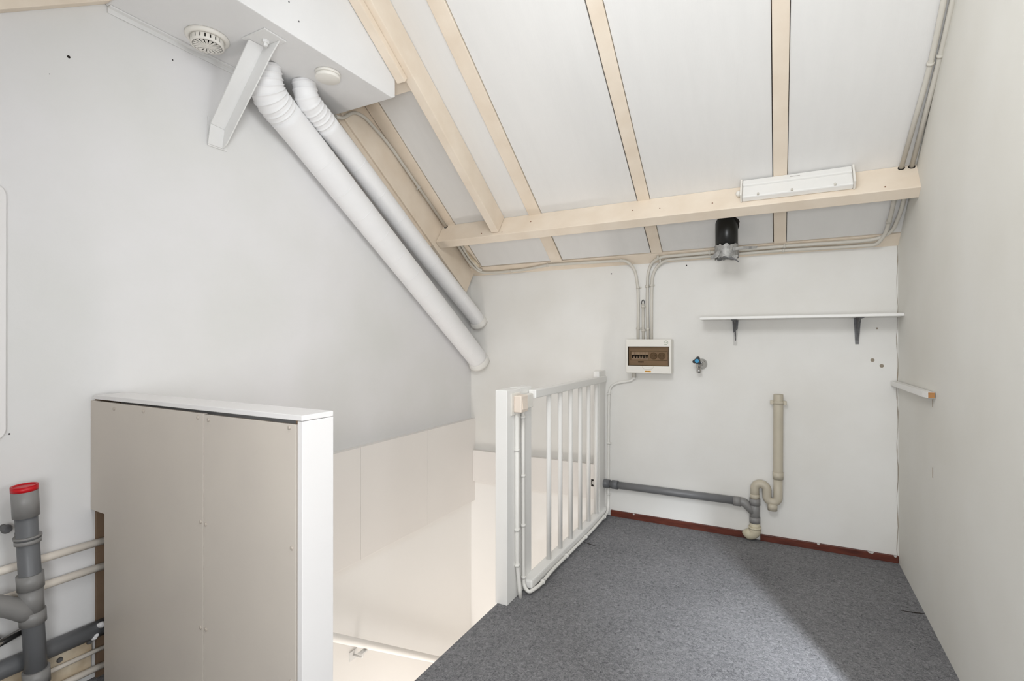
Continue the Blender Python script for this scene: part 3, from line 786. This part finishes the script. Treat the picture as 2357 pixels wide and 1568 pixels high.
# ------------------------------------------------------------------ wall tap
tp = thing('wall_tap', (-0.415, D, 1.01), 'small chrome wall tap with a black three-lobed handle and blue button', 'tap')
mb = MB(); mb.lathe((-0.413, D, 1.012), (0, -1, 0), [(0.0005, 0.033), (0.006, 0.032), (0.018, 0.024), (0.024, 0.017), (0.055, 0.015)], 28); mb.obj('rosette', 'chrome', tp)
mb = MB(); mb.lathe((-0.423, D - 0.048, 1.018), (0, 0, -1), [(-0.012, 0.012), (0.0, 0.0145), (0.026, 0.0145), (0.030, 0.011), (0.046, 0.0145), (0.058, 0.0145)], 20); mb.obj('spout', 'chrome', tp)
mb = MB()
hp = []
for k in range(48):
    t = 2 * math.pi * k / 48
    rr = 0.021 + 0.0065 * math.cos(3 * (t - math.radians(75)))
    hp.append((-0.430 + rr * math.cos(t), D - 0.062, 1.032 + rr * math.sin(t)))
mb.prism(hp, (0, -0.018, 0), 0.002)
hd = mb.obj('handle', 'black_plastic', tp)
mb = MB(); mb.lathe((-0.430, D - 0.080, 1.032), (0, -1, 0), [(0, 0.0125), (0.002, 0.0125), (0.003, 0.010)], 20); mb.obj('button', 'blue', hd, 'blue button')

# ------------------------------------------------------------------ shelf
sh = thing('wall_shelf', (0.07, D, 1.28), 'long narrow white shelf on the back wall right of the black flue pipe', 'shelf')
mb = MB(); mb.box(-0.405, 0.5595, D - 0.165, D - 0.0005, 1.277, 1.293, 0.003); mb.obj('board', 'gate', sh)
for i, (x, lbl) in enumerate(((-0.222, 'dark grey iron with white paint on its lower half'), (0.383, 'dark grey iron'))):
    mb = MB()
    mb.hexa([(x - 0.010, D - 0.0035, 1.135), (x + 0.006, D - 0.0035, 1.135), (x + 0.006, D - 0.0005, 1.135), (x - 0.010, D - 0.0005, 1.135),
             (x - 0.017, D - 0.0035, 1.2765), (x + 0.016, D - 0.0035, 1.2765), (x + 0.016, D - 0.0005, 1.2765), (x - 0.017, D - 0.0005, 1.2765)])
    mb.hexa([(x - 0.014, D - 0.14, 1.273), (x + 0.014, D - 0.14, 1.273), (x + 0.016, D - 0.001, 1.273), (x - 0.016, D - 0.001, 1.273),
             (x - 0.014, D - 0.14, 1.2765), (x + 0.014, D - 0.14, 1.2765), (x + 0.016, D - 0.001, 1.2765), (x - 0.016, D - 0.001, 1.2765)])
    mb.prism([(x - 0.0035, D - 0.003, 1.15), (x - 0.0035, D - 0.003, 1.274), (x - 0.0035, D - 0.115, 1.274), (x - 0.0035, D - 0.055, 1.25)], (0.006, 0, 0))
    bk = mb.obj('bracket', 'iron', sh, lbl)
    if i == 0:
        mb = MB(); mb.hexa([(x - 0.0105, D - 0.005, 1.128), (x + 0.0065, D - 0.005, 1.128), (x + 0.0065, D - 0.0004, 1.128), (x - 0.0105, D - 0.0004, 1.128),
                            (x - 0.0135, D - 0.005, 1.20), (x + 0.013, D - 0.005, 1.225), (x + 0.013, D - 0.0004, 1.225), (x - 0.0135, D - 0.0004, 1.20)])
        mb.obj('paint_remnant', 'flaked', bk, 'white paint remnant')

# wooden strip on the right wall in the corner
ws = thing('wooden_strip', (0.54, 2.9, 0.93), 'short white painted wooden strip screwed to the right wall in the corner', 'strip')
mb = MB(); mb.prism([(0.528, D - 0.004, 0.918), (0.5585, D - 0.004, 0.918), (0.5515, 2.545, 0.924), (0.530, 2.545, 0.924), (0.523, 2.60, 0.924)], (0, 0, 0.024), 0.001)
mb.obj('board', 'gate', ws)
mb = MB(); mb.box(0.5305, 0.5510, 2.542, 2.5455, 0.925, 0.947); mb.obj('end_grain', 'wood_raw', ws, 'bare brown end grain')

# ------------------------------------------------------------------ drain pipes on the back wall
dp = thing('drain_pipe', (-0.6, D - 0.04, 0.2), 'dark grey waste pipe running along the back wall into a branch', 'pipe')
yw = D - 0.032
mb = MB(); mb.tube([(-1.085, yw, 0.2035), (-0.20, yw, 0.207)], 0.0235, 20); mb.obj('pipe', 'pvc_grey', dp)
for (x0, x1, r_) in ((-1.05, -0.985, 0.0285), (-0.968, -0.930, 0.0285), (-0.232, -0.192, 0.0275)):
    mb = MB(); mb.tube([(x0, yw, 0.2045), (x1, yw, 0.2045)], r_, 20); mb.obj('coupling', 'pvc_grey_dark' if x0 < -0.9 else 'pvc_fit', dp)
mb = MB(); mb.tube([(-0.20, yw, 0.207), (-0.175, yw, 0.205), (-0.118, yw, 0.150)], 0.0245, 20, 0.03); mb.obj('elbow', 'pvc_fit', dp)
mb = MB(); mb.tube([(-0.118, yw, 0.098), (-0.118, yw, 0.232)], 0.0255, 20); mb.obj('branch', 'pvc_fit', dp)
for z0, z1 in ((0.094, 0.128), (0.198, 0.236)):
    mb = MB(); mb.tube([(-0.118, yw, z0), (-0.118, yw, z1)], 0.0290, 20); mb.obj('coupling', 'pvc_fit', dp)

sp_ = thing('siphon_pipe', (-0.02, D - 0.04, 0.2), 'beige stand pipe with a swan-neck trap on the back wall', 'pipe')
yt = D - 0.036
mb = MB(); mb.tube([(0.002, yt, 0.40), (0.004, yt, 0.848)], 0.0250, 24, caps=False)
mb.lathe((0.004, yt, 0.800), (0, 0, 1), [(0.048, 0.025), (0.048, 0.0215), (0.0, 0.0215)], 24, capped=False); mb.obj('pipe', 'pvc_beige', sp_)
mb = MB(); mb.lathe((0.004, yt, 0.838), (0, 0, 1), [(0, 0.0213), (0.001, 0.0213)], 20); mb.obj('bore', 'hole', sp_)
mb = MB(); mb.tube([(0.002, yt, 0.365), (0.002, yt, 0.405)], 0.0275, 24); mb.obj('coupling', 'pvc_beige', sp_)
arc = lambda cx, cz, r_, a0, a1: [(cx + r_ * math.cos(math.radians(a0 + (a1 - a0) * k / 16)), yt, cz + r_ * math.sin(math.radians(a0 + (a1 - a0) * k / 16))) for k in range(17)]
tr = [(-0.118, yt, 0.232), (-0.118, yt, 0.296)] + arc(-0.089, 0.298, 0.029, 180, 90) + arc(-0.084, 0.298, 0.029, 90, 0)[0:] 
tr = [(-0.118, yt, 0.225), (-0.118, yt, 0.292)] + arc(-0.0865, 0.294, 0.0315, 180, 0) + [(-0.055, yt, 0.262)] + arc(-0.0265, 0.258, 0.0285, 180, 360) + [(0.002, yt, 0.37)]
mb = MB(); mb.tube(tr, 0.0235, 20); mb.obj('trap_bend', 'pvc_beige', sp_)
mb = MB(); mb.tube([(-0.0265, yt, 0.222), (-0.0265, yt, 0.182)], 0.0255, 20); mb.obj('cleaning_cap', 'pvc_beige', sp_)
mb = MB(); mb.tube([(-0.118, yt, 0.235), (-0.118, yt, 0.262)], 0.0250, 20); mb.obj('coupling', 'pvc_beige', sp_)
mb = MB()
mb.tube([(0.004, yt, 0.793), (0.004, yt, 0.809)], 0.0285, 20)
mb.box(-0.038, -0.020, yt - 0.010, yt + 0.004, 0.790, 0.812, 0.002); mb.box(0.028, 0.046, yt - 0.010, yt + 0.004, 0.790, 0.812, 0.002)
mb.box(-0.005, 0.013, yt + 0.02, D - 0.0005, 0.795, 0.807)
mb.obj('pipe_clamp', 'pvc_beige', sp_)
fe = thing('floor_bend', (-0.118, yw, FZ), 'cream yellowed pipe bend at the skirting under the grey branch', 'pipe')
mb = MB(); mb.tube([(-0.118, yw, 0.096), (-0.118, yw, 0.055)], 0.0275, 20); mb.obj('pipe', 'pvc_cream', fe)
mb = MB(); mb.tube([(-0.118, yw, 0.072), (-0.118, yw, 0.058)], 0.034, 20); mb.obj('coupling', 'pvc_cream', fe)
mb = MB(); mb.tube([(-0.118, yw, 0.064)] + [(-0.150 + 0.032 * math.cos(math.radians(-6 * k)), yw + 0.008 * k / 15, 0.052 - 0.030 * math.sin(math.radians(6 * k))) for k in range(16)] + [(-0.162, yw + 0.012, 0.0225), (-0.172, yw + 0.016, 0.024), (-0.178, yw + 0.020, 0.027)], lambda s: 0.0325 if s < 0.066 else max(0.012, 0.0325 - (s - 0.066) * 0.7), 20); mb.obj('bend', 'pvc_cream', fe)

# ------------------------------------------------------------------ flue pipe
fl_ = thing('flue_pipe', (-0.252, 3.06, 1.62), 'black flue pipe stub with silver tape hanging from the sloping ceiling', 'pipe')
fc = V((-0.254, 3.075, 0))
mb = MB(); mb.tube([(fc.x, fc.y, 1.632), (fc.x, fc.y, 1.93)], 0.059, 32); mb.obj('pipe', 'black', fl_)
mb = MB()
prof = []
seg = 40
def tapering(z0, z1, r0, jag, amp):
    rings = []
    for j, (z, rr) in enumerate(((z0, r0), (z0 + (z1 - z0) * 0.35, r0 + 0.003), (z0 + (z1 - z0) * 0.7, r0 - 0.001), (z1, r0 + 0.001))):
        ring = []
        for k in range(seg):
            t = 2 * math.pi * k / seg
            jz = random.uniform(-amp, amp) * jag if j in (0, 3) else random.uniform(-amp, amp) * 0.5
            ring.append(mb.bm.verts.new((fc.x + (rr + random.uniform(0, 0.003)) * math.cos(t), fc.y + (rr + random.uniform(0, 0.003)) * math.sin(t), z + jz)))
        rings.append(ring)
    for i in range(3):
        for k in range(seg):
            f = mb.bm.faces.new((rings[i][k], rings[i][(k + 1) % seg], rings[i + 1][(k + 1) % seg], rings[i + 1][k])); f.smooth = True
tapering(1.618, 1.690, 0.061, 1.0, 0.006)
mb.obj('tape', 'tape', fl_)
mb = MB(); mb.prism([(-0.335, 3.03, 1.628), (-0.30, 3.02, 1.655), (-0.285, 3.018, 1.648), (-0.30, 3.022, 1.620), (-0.335, 3.03, 1.612)], (0.006, -0.006, 0), 0.001)
mb.obj('tape_end', 'tape', fl_)
mb = MB()
mb.prism([(-0.215, 3.018, 1.668), (-0.165, 3.03, 1.672), (-0.095, 3.06, 1.672), (-0.10, 3.06, 1.660), (-0.165, 3.03, 1.656), (-0.215, 3.018, 1.650)], (0.0, -0.004, 0), 0.0008)
mb.obj('tape_end', 'tape', fl_)
mb = MB()
mb.prism([(-0.225, 3.016, 1.622), (-0.19, 3.024, 1.626), (-0.200, 3.03, 1.596), (-0.215, 3.024, 1.604)], (0.0, -0.004, 0), 0.0008)
mb.obj('tape_end', 'tape', fl_)
mb = MB()
pp = [V((-0.290, 3.030, 1.622)), V((-0.255, 3.018, 1.619)), V((-0.225, 3.014, 1.612)), V((-0.205, 3.014, 1.602)), V((-0.188, 3.016, 1.588))]
for i in range(4):
    mb.hexa([pp[i] + V((0, 0, -0.004)), pp[i + 1] + V((0, 0, -0.004)), pp[i + 1] + V((0, 0.014, -0.004)), pp[i] + V((0, 0.014, -0.004)),
             pp[i] + V((0, 0, 0.004)), pp[i + 1] + V((0, 0, 0.004)), pp[i + 1] + V((0, 0.014, 0.004)), pp[i] + V((0, 0.014, 0.004))])
mb.obj('hanging_strip', 'iron', fl_)
# ragged hole cut in the roof panel round the flue
mb = MB()
hp = [RP(fc.x + 0.010 + (0.057 + random.uniform(-0.003, 0.005)) * math.cos(t), fc.y + (0.062 + random.uniform(-0.003, 0.004)) * math.sin(t), 0.0006) for t in [2 * math.pi * k / 28 for k in range(28)]]
mb.prism(hp, V(RP(0, 0, -0.001)) - V(RP(0, 0, 0)))
mb.obj('flue_opening', 'hole', ceiling)

# ------------------------------------------------------------------ lamp on the beam
lp = thing('strip_lamp', (0.08, 2.84, 1.93), 'white strip lamp fixed to the long roof beam near the right wall', 'lamp')
# frame of the beam face: a = along x, n = down the face, o = out of the face (towards the ridge)
def BF(x, n, out):
    p = V(RP(x, 2.866, n)); o = V((0, -1, S)).normalized()
    return p + o * out
def bfhex(mb, x0, x1, n0, n1, o0, o1, bevel=0.0):
    return mb.hexa([BF(x0, n1, o0), BF(x1, n1, o0), BF(x1, n1, o1), BF(x0, n1, o1), BF(x0, n0, o0), BF(x1, n0, o0), BF(x1, n0, o1), BF(x0, n0, o1)], bevel)
lx0, lx1 = -0.166, 0.318
mb = MB(); bfhex(mb, lx0 + 0.008, lx1 - 0.008, 0.028, 0.122, 0.001, 0.034, 0.006); mb.obj('body', 'gate', lp)
mb = MB(); bfhex(mb, lx0 + 0.010, lx1 - 0.010, 0.008, 0.048, 0.012, 0.046, 0.004); mb.obj('diffuser', 'gate', lp)
for x in (lx0, lx1 - 0.0085):
    mb = MB(); bfhex(mb, x, x + 0.0085, 0.006, 0.125, 0.001, 0.052, 0.002); mb.obj('end_cap', 'plastic', lp)
mb = MB(); mb.lathe(BF(lx0, 0.075, 0.020), (-1, 0, 0), [(0, 0.016), (0.014, 0.014), (0.022, 0.006)], 16); mb.obj('pull_switch', 'plastic', lp)
for x in (-0.085, 0.062, 0.238):
    mb = MB(); mb.tube([BF(x, 0.106, 0.034), BF(x, 0.112, 0.037), BF(x, 0.120, 0.036)], 0.005, 8); mb.obj('clip', 'conduit', lp)
mb = MB(); bfhex(mb, 0.055, 0.097, 0.026, 0.030, 0.0455, 0.0465); mb.obj('print', 'grey_ink', lp)

# dark notches where conduits pass through the beam
for (x, n) in ((0.500, 0.016), (0.538, 0.016), (-2.024, 0.016)):
    mb = MB(); mb.lathe(BF(x, n, 0), (0, -1, S), [(-0.002, 0.0135), (0.0012, 0.0135)], 16); mb.obj('conduit_hole', 'hole', pur)

# ------------------------------------------------------------------ pipes in the left corner
sx = XL + 0.085
so_ = thing('soil_stack', (sx, 0.672, FZ), 'tall grey plastic stack pipe with a red cap at the left edge', 'pipe')
mb = MB(); mb.tube([(sx, 0.690, FZ), (sx, 0.655, 0.70)], 0.0265, 24); mb.obj('pipe', 'pvc_grey_dark', so_)
def on(z):
    k = (z - FZ) / (0.70 - FZ); return V((sx, 0.690 - 0.035 * k, z))
for z0, z1, r_ in ((0.622, 0.706, 0.0315), (0.40, 0.445, 0.0320), (0.292, 0.330, 0.0320), (0.10, 0.148, 0.0325), (FZ, 0.10, 0.030), (0.330, 0.40, 0.0285)):
    mb = MB(); mb.tube([on(z0), on(z1)], r_, 24); mb.obj('coupling', 'pvc_fit', so_)
mb = MB(); mb.tube([on(0.700), on(0.7135)], 0.0318, 24); mb.lathe(on(0.7135), (0, -0.05, 1), [(0, 0.0318), (0.003, 0.0318), (0.003, 0.027), (-0.006, 0.026)], 24); mb.obj('cap', 'red', so_, 'red plastic cap')
mb = MB(); mb.tube([on(0.318), on(0.318) + V((0.0, -0.06, 0.055)), on(0.318) + V((0.0, -0.15, 0.10))], 0.0285, 20, 0.04); mb.obj('branch', 'pvc_fit', so_)
mb = MB()
mb.tube([on(0.540), on(0.552)], 0.0315, 20); mb.tube([on(0.557), on(0.563)], 0.0335, 20)
mb.box(sx - 0.075, sx - 0.03, 0.655, 0.675, 0.545, 0.560)
mb.obj('pipe_clamp', 'pvc_fit', so_)

hp_ = None
for (z, lbl) in ((0.459, 'upper white heating pipe passing behind the stack into the partition'), (0.372, 'lower white heating pipe passing behind the stack into the partition')):
    mb = MB(); mb.tube([(XL + 0.026, 0.30, z), (XL + 0.026, 0.93, z)], 0.0125, 16)
    tag(mb.obj('heating_pipe', 'pipe_paint'), lbl, 'pipe', 'heating pipes on the left wall')
gp = thing('waste_pipe', (XL + 0.03, 0.75, 0.17), 'dark grey horizontal waste pipe with white filler at the partition', 'pipe')
mb = MB(); mb.tube([(XL + 0.032, 0.35, 0.160), (XL + 0.032, 0.90, 0.166)], 0.0270, 20); mb.obj('pipe', 'pvc_grey_dark', gp)
mb = MB()
for k in range(7):
    mb.lathe((XL + 0.052 + random.uniform(-0.008, 0.008), 0.845 + 0.003 * k, 0.150 + 0.006 * k), (1, 0, 0.2), [(-0.008, 0.004), (0.0, 0.011), (0.008, 0.005)], 10)
mb.obj('filler', 'foam', gp)
db = thing('skirting_duct', (XL + 0.02, 0.7, FZ), 'dirty white timber casing with small pipes at floor level behind the stack', 'casing')
mb = MB(); mb.box(XL + 0.0005, XL + 0.016, 0.30, 0.853, 0.085, 0.130, 0.003); mb.obj('board', 'wood_dirty', db)
mb = MB(); mb.box(XL + 0.0005, XL + 0.012, 0.30, 0.853, 0.020, 0.082, 0.003); mb.obj('board', 'wood_dirty', db)
mb = MB(); mb.tube([(XL + 0.026, 0.30, 0.088), (XL + 0.026, 0.93, 0.090)], 0.0075, 12); mb.obj('pipe', 'pipe_paint', db)
mb = MB(); mb.tube([(XL + 0.030, 0.30, 0.030), (XL + 0.030, 0.93, 0.032)], 0.011, 12); mb.obj('pipe', 'pipe_paint', db)
mb = MB(); mb.lathe((XL + 0.016, 0.765, 0.108), (1, 0, 0), [(0, 0.009), (0.006, 0.006)], 10); mb.lathe((XL + 0.016, 0.845, 0.125), (1, 0, 0), [(0, 0.009), (0.006, 0.006)], 10); mb.obj('bolt', 'iron', db)
vs = thing('stop_valve', (XL + 0.03, 0.615, 0.24), 'chrome valve with a dark spindle at the left edge by the stack', 'valve')
mb = MB(); mb.tube([(XL + 0.06, 0.50, 0.235), (XL + 0.06, 0.655, 0.268)], 0.011, 14); mb.obj('body', 'chrome', vs)
mb = MB(); mb.tube([(XL + 0.0005, 0.610, 0.262), (XL + 0.06, 0.610, 0.258)], 0.008, 12); mb.obj('spindle', 'iron', vs)
wv = thing('wall_valve', (XL, 0.625, 0.57), 'small dark valve on the left wall behind the stack clamp', 'valve')
mb = MB(); mb.lathe((XL, 0.632, 0.582), (1, 0, 0), [(0.0005, 0.010), (0.02, 0.010), (0.03, 0.014), (0.04, 0.008)], 12); mb.obj('body', 'iron', wv)

# white cover panel on the left wall at the frame edge
mb = MB()
pp = []
for (cy_, cz_, a0) in ((0.605, 0.88, -90), (0.605, 1.596, 0)):
    for k in range(7):
        t = math.radians(a0 + 15 * k); pp.append((XL + 0.0005, cy_ + 0.028 * math.cos(t), cz_ + 0.028 * math.sin(t)))
pp += [(XL + 0.0005, 0.10, 1.624), (XL + 0.0005, 0.10, 0.852)]
mb.prism(pp, (0.018, 0, 0), 0.002)
tag(mb.obj('wall_panel', 'melamine'), 'white round-cornered panel on the left wall at the left edge', 'panel')
